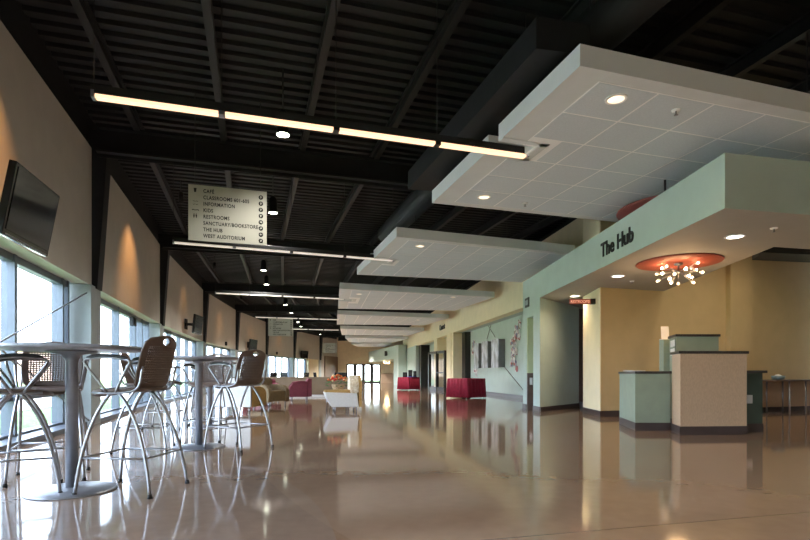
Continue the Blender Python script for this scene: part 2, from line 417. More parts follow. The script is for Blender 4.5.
# ------------------------------------------------------------------ rear, right and far walls
struct(MB().box((4.5,-5.2,2.75),(16,.2,5.6)).build('wall_rear', BEIGE))
struct(MB().box((10.6,3.8,2.75),(.2,18.4,5.6)).build('wall_right', BEIGE))
struct(MB().prism([(10.6,13.5),(10.6,14.0),(7,62),(6.6,62),(8.2,14.0)], -.1, 5.6).build('wall_light_block', BLACK))  # unseen closure added to stop sky light leaking in
struct(MB().bar((-9.5,59.15,2.9),(-6.6,59.15,2.9),.3,5.8).build('wall_far', YELLOW))
struct(MB().bar((-2.75,59.15,2.9),(7.0,59.15,2.9),.3,5.8).build('wall_far', YELLOW))
struct(MB().bar((-6.6,59.15,3.95),(-2.75,59.15,3.95),.3,3.7).build('wall_far', YELLOW))
# far entrance doors
def glass_door(name, x0, x1, y, n, h):
    fr = MB()
    fr.bar((x0,y,h-.06),(x1,y,h-.06),.1,.12); fr.bar((x0,y,.08),(x1,y,.08),.08,.16)
    for k in range(n+1):
        x = x0+(x1-x0)*k/n
        fr.box((x,y,h/2),(.38 if 0<k<n else .24,.1,h))
    o = struct(fr.build(name, DOORM)); MB().box(((x0+x1)/2,y,h/2),(x1-x0-.1,.01,h-.2)).build('pane', GLASS, o)
    hd = MB()
    for k in range(n):
        x = x0+(x1-x0)*(k+.5)/n; hd.box((x,y-.06,1.0),((x1-x0)/n*.7,.03,.04))
    hd.build('push_bar', ALU, o)
    return o
glass_door('door_1', -6.55,-2.8,59.1,4,2.1)
# brown screen panel and yellow jamb on the far left
struct(MB().bar((*off(8.25,.06),1.45),(*off(8.98,.06),1.45),.08,2.9).build('trim_1', PANB), 'brown wall panel at the far end of the left wall', 'wall panel')

BKX = lambda y: 6.0-.133*y         # plane of the yellow bulkhead
def bk(y, d=0): return Vector((BKX(y)+d*.991, y+d*.132))
def wall_seg(y0, y1, d0, d1, z0, z1, name, m):
    a,b_,c,d = bk(y0,d0),bk(y1,d0),bk(y1,d1),bk(y0,d1)
    return struct(MB().prism([tuple(a),tuple(b_),tuple(c),tuple(d)], z0, z1).build(name, m))
wall_seg(12.0,46.5,0,.35,3.03,4.75,'wall_right', YELLOW)
wall_seg(12.5,58,.9,1.1,4.75,5.6,'wall_right', BLACK)  # black strip added above the bulkhead to keep sky light out
wall_seg(15.0,26.9,.78,1.0,0,3.3,'wall_right', GREEN)       # art wall
wall_seg(14.9,58,.35,1.0,3.06,3.16,'wall_right', GREEN)      # alcove ceiling
wall_seg(26.88,27.3,.04,.85,0,3.03,'wall_right', YELLOW)
wall_seg(26.2,26.86,.50,.78,0,3.03,'column', DOORM)
wall_seg(27.25,28.3,0,.9,0,3.03,'wall_right', YELLOW)
wall_seg(28.3,30.9,.75,.9,0,3.03,'wall_right', YELLOW)       # doorway niche
wall_seg(30.9,31.9,0,.9,0,3.03,'wall_right', YELLOW)
wall_seg(31.9,41,.78,1.0,0,3.03,'wall_right', GREEN)
wall_seg(37.6,38.6,.15,.8,0,3.03,'column', DOORM)
wall_seg(38.7,46.5,-.05,.8,0,3.05,'wall_right', GREEN)
wall_seg(12.9,26.2,.76,.79,0,.13,'baseboard_right', BASEB)
wall_seg(31.9,37.6,.76,.79,0,.13,'baseboard_right', BASEB)
wall_seg(27.25,28.3,-.012,.02,0,.12,'baseboard_right', BASEB)
# double glass door standing open in the doorway
dr = thing('glass_door', 'dark framed glass door open beside the yellow pillar beyond the red table', 'door', (*bk(29.2,-.02),0), 0)
dr['kind'] = 'structure'
for (ya, yb, da, db) in ((28.4,30.6,-.05,-.50),):
    a, b_ = bk(ya,da)-bk(29.2,-.02), bk(yb,db)-bk(29.2,-.02)
    d = (b_-a)
    m = MB(); P = lambda u,z: (*(a+d*u),z)
    for u in (0,.5,1.0): m.bar(P(u,0),P(u,2.2),.16,.10,up=(d.x,d.y,0))
    m.bar(P(0,2.14),P(1,2.14),.08,.14); m.bar(P(0,.10),P(1,.10),.08,.2); m.build('frame', DOORM, dr)
    m = MB(); m.bar(P(0,1.1),P(1,1.1),.01,2.0); m.build('pane', GLASS, dr)
    m = MB(); m.bar((*(a+d*.05+Vector((-.08,-.08))),1.0),(*(a+d*.45+Vector((-.08,-.08))),1.0),.03,.04); m.build('push_bar', ALU, dr)
# dark wall lettering above the doorway (too small to read beyond a dark word)
sg = thing('wall_sign', 'small black lettered sign on yellow bulkhead above the glass door', 'sign', (*bk(29.4,-.012),3.42), math.atan2(-1,.133)+0)
text('Connect', .42, (0,0,0), (math.pi/2,0,0), INK, sg, xs=1.0, ext=.01, off=.012, align='CENTER')

# far green canopy and pier with a second lettered fascia
cp = MB(); cp.prism([(-.55,43.2),(-3.9,56.5),(-.6,58.9),(1.0,44.2)], 2.25, 3.35); struct(cp.build('canopy_far', GREEN), 'far green canopy fascia near the entrance doors', 'canopy')
cp = MB(); cp.prism([(-.55,43.2),(-.98,45.2),(-.3,45.5),(.3,43.5)], 0, 2.25); struct(cp.build('pier_far', GREEN))
ang = math.atan2(43.2-56.5, -.55+3.9)
sg = thing('wall_sign', 'tiny black lettered sign on the far green canopy', 'sign', (-1.72,47.65,2.62), ang)
text('Kids', .62, (0,-.01,0), (math.pi/2,0,0), INK, sg, ext=.02, off=.02, align='CENTER')
c2 = MB(); c2.prism([(-2.6,57.5),(-1.2,57.3),(-1.1,58.0),(-2.5,58.2)],0,1.05); tag(c2.build('far_counter', LAMTAN), 'small tan counter at the far end under the green canopy', 'counter')

# ------------------------------------------------------------------ the hub: canopy, pier, walls
FX = lambda y: 3.795-.0495*y
hub = MB(); bm = hub.bm
poly = [(FX(5.76),5.76),(9.9,7.16),(9.9,8.55),(5.27,7.5),(5.66,11.6),(4.95,14.6),(FX(13.84),13.84)]
hub.prism(poly, 2.70, 3.31, mi=1, side_mi=0)
struct(hub.build('canopy', [GREEN, mat('soffit_paint',(.40,.39,.36),.7,nscale=3,namt=.02)]), 'green canopy with a grey soffit over the reception desk', 'canopy')
hub_text = text('The Hub', .330, (FX(8.94)-.006,8.96,2.875), (math.pi/2,0,math.atan2(-1,.0495)), INK, None, xs=.97, ext=.010, off=.0065, name='wall_sign')
tag(hub_text, 'black The Hub lettering on the green canopy fascia', 'sign')
# pier with slot niche
def hubp(y, d): return (FX(y)+d, y+d*.05)
def hseg(y0,y1,d0,d1,z0,z1,name,m): return struct(MB().prism([hubp(y0,d0),hubp(y1,d0),hubp(y1,d1),hubp(y0,d1)],z0,z1).build(name,m))
struct(MB().prism([hubp(12.38,0),hubp(12.92,0),hubp(12.92,.30),hubp(12.72,.30)],0,2.70).build('pier',GREEN))
hseg(13.50,13.84,0,.30,0,2.70,'pier', GREEN)
hseg(12.92,13.50,0,.30,2.33,2.70,'pier', GREEN)
hseg(13.44,13.50,.012,.29,.92,2.33,'pier', mat('lime_paint',(.55,.60,.36),.7,nscale=3,namt=.03))
hseg(13.43,13.50,.008,.29,0,.92,'pier', WAINS_SHADE)
hseg(12.36,12.92,-.012,.0,0,.12,'baseboard_hub', BASEB); hseg(13.5,13.86,-.012,.0,0,.12,'baseboard_hub', BASEB)
sw = MB(); sw.prism([hubp(13.415,.06),hubp(13.43,.06),hubp(13.43,.13),hubp(13.415,.13)],.62,.80); tag(sw.build('light_switch', WHITEP), 'white switch plate on brown panel inside the green slot niche', 'switch')
pl = MB(); pl.prism([hubp(13.25,-.02),hubp(13.60,-.02),hubp(13.60,0),hubp(13.25,0)],2.60,2.84); pl2 = pl.build('wall_plaque', DOORM); tag(pl2,'small dark square plaque high on the end of the green pier','plaque')
m = MB(); m.prism([hubp(13.31,-.026),hubp(13.54,-.026),hubp(13.54,-.02),hubp(13.31,-.02)],2.66,2.78); m.build('plaque_face', PIER, pl2)
# green back wall of the passage
struct(MB().prism([hubp(12.40,.02),(4.72,14.25),(4.72,14.5),hubp(12.9,.25)],0,2.70).build('wall_passage', GREEN))
struct(MB().prism([hubp(12.38,.02),(4.735,14.235),(4.72,14.26),hubp(12.42,.02)],0,.11).build('baseboard_passage', BASEB))
struct(MB().prism([(4.70,14.6),(6.4,14.6),(6.4,14.8),(4.70,14.8)],0,2.7).build('wall_passage', WAINS_SHADE))  # dark block painting the shade of the corridor gap
# yellow corner, and back wall in the yellow dimmed to its warm light
struct(MB().prism([(4.09,10.95),(10.4,13.06),(10.4,13.4),(4.20,12.3)],0,4.55).build('wall_hub', [HUBYEL]))
struct(MB().prism([(4.065,10.93),(4.09,10.95),(4.20,12.3),(4.17,12.3)],0,4.55).build('wall_hub', YELLOW))
struct(MB().prism([(4.055,10.915),(10.4,13.03),(10.4,13.07),(4.06,10.95)],0,.12).build('baseboard_hub', BASEB))
struct(MB().prism([(4.055,10.915),(4.068,10.92),(4.175,12.3),(4.16,12.3)],0,.12).build('baseboard_hub', BASEB))
struct(MB().prism([(7.38,11.90),(8.0,12.10),(7.95,12.35),(7.33,12.15)],0,4.5).build('column_hub', HUBYEL))
# restrooms blade sign
rs = thing('restroom_sign', 'small red lit RESTROOMS blade sign on the yellow corner', 'sign', (4.07,11.3,2.45), 0)
MB().box((-.27,0,0),(.52,.05,.105)).build('sign_face', SIGNRD, rs); MB().box((-.03,0,0),(.10,.07,.12)).build('bracket', DOORM, rs)
text('RESTROOMS', .085, (-.515,-.03,-.03), (math.pi/2,0,0), SIGNLT, rs, xs=.86, ext=.003)

# black box put in the opening beyond the canopy, ductwork above the near cloud
tag(MB().prism([(6.05,8.9),(7.5,9.15),(7.7,9.75),(6.28,9.5)],2.95,3.5).build('ventilation_duct', BLACK),'black box in the opening behind the right end of the canopy','duct')
d = MB(); d.prism([(1.25,5.0),(1.8,5.1),(.6,8.9),(.05,8.8)],3.98,4.28); tag(d.build('ventilation_duct', BLACK),'dark square duct running above the nearest white ceiling panel','duct')
d = MB(); d.tube([(2.6,4.3,4.62),(1.3,8.2,4.62),(-.5,14,4.62)],.24,16); tag(d.build('ventilation_duct', BLACK),'round black duct above and right of the nearest ceiling panel','duct')

# ------------------------------------------------------------------ ceiling clouds
def cloud(label, nl, nr, fl, fr, rows, cols, th=.20, z=3.65, notch=None, lamps=()):
    t = thing('ceiling_cloud', label, 'ceiling panel', (nl[0],nl[1],z), 0, 'white ceiling panels along the hall')
    o = Vector(nl)
    nl, nr, fl, fr = [Vector(p)-o for p in (nl,nr,fl,fr)]
    def B(u,v): return (nl*(1-u)+nr*u)*(1-v)+(fl*(1-u)+fr*u)*v     # u across, v away
    pts = [nl, nr, fr, fl]
    if notch:
        v0, v1, ud = notch
        pts = [nl, nr, fr, fl, B(0,v1), B(ud,v1), B(ud,v0), B(0,v0)]
    m = MB(); m.prism([tuple(p) for p in pts], 0, th); m.build('slab', WHITEP, t)
    # T-bar field of tiles
    u0, u1, v0, v1 = .07, .985, .04, .96
    g = MB(); tl = MB(); gu, gv = .0030, .0034; g.prism([tuple(B(u0,v0)),tuple(B(u1,v0)),tuple(B(u1,v1)),tuple(B(u0,v1))][:0] or ([tuple(B(u0,v0)),tuple(B(u1,v0)),tuple(B(u1,v1)),tuple(B(u0,v1))] if not notch else [tuple(B(u0,v0)),tuple(B(u1,v0)),tuple(B(u1,v1)),tuple(B(u0,v1)),tuple(B(u0,notch[1])),tuple(B(notch[2],notch[1])),tuple(B(notch[2],notch[0])),tuple(B(u0,notch[0]))]),-.003,.002); g.build('tee_grid', GRID, t)
    for i in range(cols):
        for j in range(rows):
            ua, ub = u0+(u1-u0)*i/cols, u0+(u1-u0)*(i+1)/cols; va, vb = v0+(v1-v0)*j/rows, v0+(v1-v0)*(j+1)/rows
            if notch and ua < notch[2]+.02 and va < notch[1] and vb > notch[0]:
                ua = notch[2]+.05
            tl.prism([tuple(B(ua+gu,va+gv)),tuple(B(ub-gu,va+gv)),tuple(B(ub-gu,vb-gv)),tuple(B(ua+gu,vb-gv))], -.006, -.001)
    tl.build('tile_field', TILE, t)
    if notch:
        m = MB()
        for (ua,va,ub,vb) in ((notch[2]+.005,notch[0]-.03,notch[2]+.03,notch[1]+.03),(0,notch[0]-.03,notch[2]+.03,notch[0]-.012),(0,notch[1]+.012,notch[2]+.03,notch[1]+.03)):
            m.prism([tuple(B(ua,va)),tuple(B(ub,va)),tuple(B(ub,vb)),tuple(B(ua,vb))],-.012,.004)
        m.build('notch_trim', WHITEP, t)
    for (u,v) in ((.15,.2),(.85,.2),(.15,.8),(.85,.8)):
        p = B(u,v); MB().tube([(p.x,p.y,th),(p.x,p.y,DECK-z-.01)],.008,6).build('hanger_rod', STEEL, t)
    return t, B, o, z
def downlight(loc, label, r=.085, power=0, col=(1,.84,.66), m=None, z=None, name='downlight'):
    t = thing(name, label, 'downlight', loc)
    MB().lathe([(r*1.25,-.008),(r,-.010),(r*.95,.012),(r*1.25,.012),(r*1.25,-.008)],24).build('trim_ring', GRID, t)
    MB().lathe([(0,.0),(r*.96,-.002),(r*.96,-.004),(0,-.006)],20).build('lens', m or LAMPW, t)
    if power: spot('downlight_beam',(0,0,-.03),power,col,150,1.0,.06,parent=t)
    return t
def sprinkler(loc, label):
    t = thing('sprinkler_head', label, 'sprinkler', loc)
    MB().lathe([(.045,0),(.04,-.012),(.0,-.014)],16).build('plate', GRID, t)
    MB().lathe([(.008,-.01),(.008,-.05),(.022,-.052),(.022,-.056),(0,-.058)],12).build('deflector', CHROME, t)

def on(px, py, z):           # where the line of sight through a pixel of the photograph meets height z
    y = F*(z-CH)/(HZ-py); return ((px-405)/F*y, y, z)
n1 = (1.574,4.72); a1 = Vector((-.290,.957)); c1 = Vector((.955,.296))
cloud('nearest and largest white ceiling panel, with a long lamp let into its edge', n1, (1.574+.955*4.6,4.72+.296*4.6), (.437,8.49), (.437+.955*4.6,8.49+.296*4.6), 6, 6, notch=(.405,.475,.105))
cloud('white ceiling panel second from the near end, beyond the green canopy top', (-.17,10.56),(3.9,12.05),(-1.33,14.54),(3.5,15.75), 6, 7, notch=(.50,.57,.09))
cloud('third white ceiling panel, the one in line with the yellow bulkhead sign', (-2.1,16.9),(3.2,18.75),(-2.80,22.0),(2.15,22.7), 6, 8, notch=(.45,.52,.09))
cloud('fourth white ceiling panel along the hall', (-3.1,24.1),(2.15,25.75),(-3.75,28.9),(1.1,29.4), 6, 8)
cloud('fifth white ceiling panel along the hall, thin in the distance', (-3.9,31.6),(1.2,33.0),(-4.4,36.6),(0.2,37.2), 6, 8)
cloud('sixth white ceiling panel near the far green canopy', (-4.5,39.5),(.25,40.4),(-4.7,44.4),(-1.0,44.9), 6, 7)
cloud('last white ceiling panel before the entrance doors', (-4.8,47),(-1.2,47.5),(-4.7,51.5),(-2.0,52), 6, 6)
zt = 3.645
for px,py,lab,pw in ((616,99,'lit recessed downlight near the front corner of the nearest white panel',25),(484,197,'lit recessed downlight near the far left corner of the nearest white panel',20),
                  (420,246,'recessed downlight at the near left of the second white panel',20),(453,297,'recessed downlight right of centre in the third white panel',0),
                  (359,294,'recessed downlight at the left of the third white panel',0),(418,320,'recessed downlight in the fourth white panel',0)):
    downlight(on(px,py,zt-.004), lab, .085, pw)
sprinkler(on(676,110,zt-.004),'small sprinkler head beside the front downlight of the nearest white panel')
sprinkler(on(525,203,zt-.004),'small sprinkler head near the far edge of the nearest white panel')
# hub soffit fittings
for px,py,lab in ((735,236.5,'glowing downlight at the near end of the canopy soffit'),(618,276,'glowing downlight at the far left of the canopy soffit'),(575,296,'small glowing downlight over the green passage')):
    downlight(on(px,py,2.698), lab, .10, 14 if px == 575 else 5, (1,.80,.55), mat('lamp_glow_soffit',(1,.95,.85),.5,emis=(1,.93,.80),estr=2.5))
sprinkler(on(774,228,2.70),'small sprinkler head at the near right of the canopy soffit')
sprinkler(on(632,281,2.70),'small sprinkler head at the far end of the canopy soffit')

# chandelier under the canopy, and the red disc above
px, py, pz = on(678.5,262,2.70)
tag(MB().lathe([(0,0),(.63,0),(.64,-.012),(.63,-.022),(0,-.022)],64,(px,py,2.70)).build('ceiling_disc', DISC),'round red orange disc on the canopy soffit around the chandelier','ceiling disc')
ux, uy, uz = on(672,208.5,3.60)
tag(MB().lathe([(0,0),(.84,0),(.85,-.02),(.84,-.04),(0,-.04)],64,(ux,uy,3.60)).build('ceiling_disc', mat('dark_red_disc',(.30,.075,.07),.5,nscale=4,namt=.05)),'dull red disc under the nearest white panel, seen over the canopy','ceiling disc')
tag(MB().tube([(3.70,7.47,3.31),(3.70,7.47,3.648)],.016,8).build('support_rod', STEEL),'short dark rod between the canopy top and the nearest white panel','rod')
ch = thing('chandelier','starburst chandelier of small glowing bulbs under the red orange disc','chandelier',(px,py,2.678))
MB().lathe([(0,0),(.07,0),(.06,-.03),(.015,-.04),(.015,-.09),(.05,-.12),(.05,-.15),(0,-.17)],20).build('stem', CHROME, ch)
tips = []
GA = math.pi*(3-5**.5)
for i in range(20):
    zc = .55-1.45*(i+.5)/20; rr = math.sqrt(max(0,1-zc*zc)); a = GA*i+.4
    L = .27 if i%2 else .36
    tips.append(Vector((rr*math.cos(a)*L, rr*math.sin(a)*L, -.14+zc*L*.66)))
for i,tp in enumerate(tips):
    tp.z = min(tp.z,-.05)
    arm = MB().tube([(0,0,-.13),tp*.97+Vector((0,0,-.006))],.006,6).build('arm', CHROME, ch)
    dd = (tp-Vector((0,0,-.13))).normalized()
    m = MB(); m.tube([tp-dd*.05,tp-dd*.01],[.010,.030],10); m.build('shade', mat('frosted_glass_shade',(.85,.80,.75),.3,emis=(1,.75,.5),estr=.15), arm)
    MB().sphere(tp,.019).build('bulb', BULB if i%2 else mat('bulb_glow_soft',(1,.9,.7),.5,emis=(1.0,.72,.45),estr=2.2), arm)
pl_ = bpy.data.lights.new('chandelier_light','POINT'); pl_.energy = 7; pl_.color = (1,.62,.30); pl_.shadow_soft_size = .22
po = bpy.data.objects.new('chandelier_light', pl_); COL.objects.link(po); po.parent = ch; po.location = (0,0,-.62)

dup(ch, (-1.75,50.5,2.24), 0, 'far tiny chandelier glowing under the far green canopy')

# ------------------------------------------------------------------ long pendant lamps and hanging halide lamps
def linear_light(a, b_, label, n, glow, hang=True):
    a, b_ = Vector(a), Vector(b_); d = b_-a; L = d.length; rz = math.atan2(d.y,d.x)
    t = thing('linear_light', label, 'pendant lamp', a, rz)
    m = MB(); m.box((L/2,0,.075),(L,.095,.085),bev=.008); m.build('housing', STEEL, t)
    for k in range(n):
        x0, x1 = L*k/n+.035, L*(k+1)/n-.035
        m = MB(); m.box(((x0+x1)/2,0,.016),(x1-x0,.085,.034),bev=.006); m.build('diffuser', glow, t)
        if k: m = MB(); m.box((L*k/n,0,.016),(.07,.10,.04),bev=.006); m.build('joint', SILVER if k == 1 else DOORM, t)
    for x in (.015,L-.015): MB().box((x,0,.03),(.03,.10,.07)).build('end_cap', SILVER, t)
    for k in range(n+1):
        x = min(L-.02,max(.02,L*k/n)); MB().tube([(x,0,.1),(x,0,DECK-a.z-.01)],.005,6).build('cable', STEEL, t)
    return t
linear_light((-3.12,5.23,3.63),(1.555,6.68,3.63),'nearest long glowing pendant lamp of four tubes, running into the white panel',4,GLOW)
linear_light((-4.87,11.0,3.63),(-.27,12.75,3.63),'second long pendant lamp, under the hanging directory sign',4,GLOWC)
linear_light((-6.44,17.8,3.63),(-2.20,19.2,3.63),'third long pendant lamp, ending at the third white panel',4,GLOWC)
linear_light((-7.2,25.2,3.63),(-3.3,26.4,3.63),'fourth long pendant lamp along the hall',4,GLOWC)
linear_light((-7.7,31.5,3.63),(-4.1,32.5,3.63),'fifth long pendant lamp along the hall, far away',4,GLOWC)
hal = thing('halide_pendant','bright round pendant lamp in front of the nearest long lamp joint','pendant lamp',(0,0,0),0,'round pendant lamps under the black ceiling')
MB().lathe([(.0,.36),(.05,.36),(.085,.30),(.095,.02),(.105,0),(.095,.0),(.085,.03),(.0,.05)],24).build('lamp_housing', BLACK, hal)
MB().lathe([(0,.012),(.092,.008),(.092,.002),(0,-.012)],20).build('lens', LAMPH, hal)
MB().tube([(0,0,.36),(0,0,1.2)],.012,6).build('stem', STEEL, hal)
hp = [((283,135,4.45),'bright round pendant lamp just under the nearest long lamp'),((273,213,4.45),'bright round pendant lamp at the right edge of the hanging directory sign'),
      ((263.5,270.5,4.45),'small round pendant lamp above the third long lamp'),((266.5,284.6,4.45),'round pendant lamp dot between the third and fourth long lamps, to the left'),
      ((285.5,305,4.40),'tiny round pendant lamp just above the second directory sign'),((291.5,313,4.4),'tiny round pendant lamp at the upper right of the second directory sign'),
      ((298,322,4.4),'tiny far pendant lamp right of the second directory sign'),((301,326.5,4.4),'tiny far pendant lamp lower right of the second directory sign'),((320,334.5,4.4),'tiny far pendant lamp above the farthest directory sign')]
for i,(p,lab) in enumerate(hp):
    q = on(*p)
    if i == 0: hal.location = q; hal['label'] = lab
    else: dup(hal, q, 0, lab)
for q in hp[:4]+hp[5:7]:
    p = on(*q[0]); e = 80 if p[1] < 14 else 170 if p[1] < 25 else 450
    spot('pendant_beam',(p[0],p[1],p[2]-.04),e,(1,.95,.88),140,.7,.12 if p[1] < 14 else .4)
# warm scallops: ceiling spots by the left wall, one per bay
for s in (1.45,2.42,3.45,4.45,5.45,6.45):
    p = off(s,1.1); w_ = off(s,0)
    t = thing('wall_washer', {1.45:'small black ceiling spot over the near television',2.42:'small black ceiling spot over the second wall panel',3.45:'small black ceiling spot over the third wall panel'}.get(s,'small black ceiling spot high by the left wall, bay %s from the far end'%{4.45:'fourth',5.45:'third',6.45:'second'}[s] if s>4 else ''),'spotlight',(p.x,p.y,4.95))
    MB().lathe([(0,.22),(.05,.22),(.06,0),(.05,0),(.045,.02),(0,.03)],20).build('lamp_housing', BLACK, t); MB().tube([(0,0,.22),(0,0,DECK-4.95)],.012,6).build('stem', STEEL, t)
    v = Vector((w_.x-p.x, w_.y-p.y, -2.15)); spot('wall_washer_beam',(0,0,-.02),{1.45:70,2.42:60}.get(s,14),(1,.47,.16),72,1.0,.03,aim=v,parent=t)

# ------------------------------------------------------------------ hanging directory signs
def arrow(m, cx, cz, ang, r):
    ca, sa = math.cos(ang), math.sin(ang)
    R = lambda x,z: (cx+ca*x-sa*z, cz+sa*x+ca*z)
    def poly(ps, y0, y1):
        q = [R(*p) for p in ps]; m.profile(q, y0, y1)
    poly([(-.018*r/.06,-.036*r/.06),(.012*r/.06*.8,-.036*r/.06),(.012*r/.06*.8,.0),(-.012*r/.06,.0)],-.012,-.009)
    poly([(-.036*r/.06,.0),(.036*r/.06,.0),(0,.038*r/.06)],-.012,-.009)
LINES = ['CAFÉ','CLASSROOMS 601-605','INFORMATION','KIDS','RESTROOMS','SANCTUARY/BOOKSTORE','THE HUB','WEST AUDITORIUM']
ARR = [0,0,0,0,-math.pi/2,-math.pi/4,math.pi/2,-math.pi/4]
sgn = thing('directory_sign','large pale hanging directory sign listing CAFÉ to WEST AUDITORIUM','sign',(-3.483,8.44,3.04),.302,'pale directory signs hanging along the hall')
MB().box((.61,0,.45),(1.22,.02,.90),bev=.004).build('panel', SIGNF, sgn)
dm = MB(); am = MB()
for i,l in enumerate(LINES):
    zz = .835-.1035*i-.045
    text(l, .082, (.225,-.0105,zz-.008), (math.pi/2,0,0), INK, sgn, xs=.80, ext=.0015, off=.0022, sp=1.12)
    cx, cz = 1.125, zz+.003
    dm.lathe([(0,0),(.036,0),(.036,.004),(0,.004)],20)
    vs = dm.bm.verts[:][-(20*2+2):]
    bmesh.ops.transform(dm.bm, matrix=Matrix.Translation((cx,-.0105,cz)) @ Matrix.Rotation(math.pi/2,4,'X'), verts=vs)
    arrow(am, cx, cz, ARR[i], .036)
dm.build('arrow_disc', INK, sgn)
for v in am.bm.verts: v.co.y -= .0045
am.build('arrow', SIGNF, sgn)
ic = MB()
zz = [.835-.1035*i-.02 for i in range(8)]
ic.profile([(.088,zz[0]-.035),(.116,zz[0]-.035),(.124,zz[0]+.03),(.080,zz[0]+.03)],-.013,-.009)                 # cup
for x in (.070,.112):                                                                                    # open book outline
    for (a,b_) in (((x,zz[2]-.03),(x+.036,zz[2]-.02)),((x,zz[2]+.03),(x+.036,zz[2]+.02)),((x,zz[2]-.03),(x,zz[2]+.03)),((x+.036,zz[2]-.02),(x+.036,zz[2]+.02))):
        ic.bar((a[0],-.011,a[1]),(b_[0],-.011,b_[1]),.004,.006)
for k in range(6): ic.box((.062+.018*k,-.011,zz[3]-.012+.003*math.sin(k*2)),(.014,.004,.016))               # small line of letters
for x in (.085,.120):                                                                                    # two figures
    ic.sphere((x,-.011,zz[4]+.024),.009,sub=1); ic.profile([(x-.012,zz[4]+.012),(x+.012,zz[4]+.012),(x+.006,zz[4]-.035),(x-.006,zz[4]-.035)],-.013,-.009)
ic.build('pictograms', INK, sgn)
for x in (.1,1.12): MB().tube([(x,0,.9),(x,0,DECK-3.05)],.006,6).build('hanger', STEEL, sgn)
dup(sgn, (-6.90,26.5,2.84), .22, 'second pale directory sign, hanging beyond the second and third lamps')
dup(sgn, (-7.50,48.0,2.90), .05, 'farthest pale directory sign, hanging above the sofas in the distance')

# ------------------------------------------------------------------ televisions
def tv(loc, rz, tilt, w, h, label, arm=.6):
    t = thing('television', label, 'television', loc, rz)      # local -Y faces the hall; X along the screen
    Rm = Matrix.Rotation(tilt,4,'X')
    def part(name, m, mats):
        o = m.build(name, mats, t); o.rotation_euler.x = tilt; return o
    m = MB(); m.box((0,.03,0),(w,.07,h),bev=.012); part('casing', m, TVB)
    m = MB(); m.box((0,-.009,.012),(w-.09,.006,h-.10)); part('screen', m, SCREEN)
    m = MB(); m.box((0,-.010,-h/2+.018),(w*.9,.006,.012)); part('speaker_strip', m, SILVER)
    m = MB(); m.box((0,.10,0),(w*.45,.06,h*.5)); m.bar((0,.10,0),(0,.10+arm,.02),.08,.10); m.box((0,.10+arm,.02),(.3,.03,.4)); m.build('wall_mount', TVB, t)
    return t
p1 = Vector((-3.86,5.45)); 
tv((p1.x,p1.y,2.55),math.atan2(.98,-.24),.18,1.02,.71,'nearest wall television, screen tilted down, over the near windows',.48)
cab = MB(); cab.tube(bez([(-4.2,5.0,2.86),(-4.3,5.0,2.98),(-4.5,5.05,2.9)],8),.006,6); tag(cab.build('cable', RUBBER),'thin black cable behind the nearest television','cable')
def walltv(s, d, z, w, h, turn, label):
    p = off(s,d); n = off(s,1)-off(s,0)
    rz = math.atan2(n.x,-n.y)            # -Y local -> n
    return tv((p.x,p.y,z), rz+turn, .10, w, h, label, d-.14)
walltv(3.47,.50,2.80,1.05,.72,-.12,'second television, on the third beige panel above the far bar table')
walltv(5.35,.40,2.85,1.10,.75,-.2,'third television, small, above the back of the right bar stool')
walltv(7.25,.40,2.75,1.1,.72,-.3,'fourth television, tiny, high on the far left wall')

# ------------------------------------------------------------------ bar tables
bt = thing('bar_table','nearest round grey bar table, with the top running off the left edge','table',(-2.50,3.94,0),0,'round grey bar tables by the windows')
MB().lathe([(0,1.052),(.46,1.052),(.485,1.06),(.490,1.07),(.485,1.08),(.477,1.084),(0,1.084)],64).build('table_top', TABLEG, bt)
MB().lathe([(.0,1.05),(.17,1.05),(.17,1.04),(.062,1.02),(.044,.98),(.042,.03),(0,.03)],32).build('column', SILVER, bt)
MB().lathe([(0,.034),(.09,.034),(.12,.026),(.29,.016),(.303,.008),(.303,0),(0,0)],48).build('base', SILVER, bt)
dup(bt,(-2.48,6.32,0),0,'second round grey bar table, between the two right-hand bar stools')
dup(bt,(-3.27,8.80,0),0,'farthest round grey bar table, behind the second one')

# bar stool: local +X is the front
def backrest_mesh():
    m = MB(); bm = m.bm; NU, NV = 45, 43
    H = .39
    def pos(u, v):      # u -1..1 across, v 0..1 up
        w = .208*(1+.08*math.sin(math.pi*min(1,v*1.1))) 
        if v > .84: w *= (1-((v-.84)/.16)**3*.20)
        if v < .12: w *= (1-((.12-v)/.12)**2*.14)
        y = w*u
        x = -.215-.025*v-.045*v*v+.04*u*u + .03*(1-v)**3
        z = .775+H*v - .030*u*u*max(0,v-.7)/.3
        return (x,y,z)
    V = [[bm.verts.new(pos(-1+2*i/NU, j/NV)) for j in range(NV+1)] for i in range(NU+1)]
    for i in range(NU):
        for j in range(NV):
            u = -1+2*(i+.5)/NU; v = (j+.5)/NV
            hole = (i%2 == 1 and j%2 == 1 and .10 < v < .80 and abs(u) < .78)
            hh = ((u*.21)/.050)**2+((v-.885)*H/.024)**2 < 1
            if hole or hh: continue
            fc = bm.faces.new((V[i][j],V[i+1][j],V[i+1][j+1],V[i][j+1])); fc.smooth = True
    for v in [v for v in bm.verts if not v.link_faces]: bm.verts.remove(v)
    o = m.build('backrest', BROWNP)
    sd = o.modifiers.new('thickness','SOLIDIFY'); sd.thickness = .012; sd.offset = 0
    return o
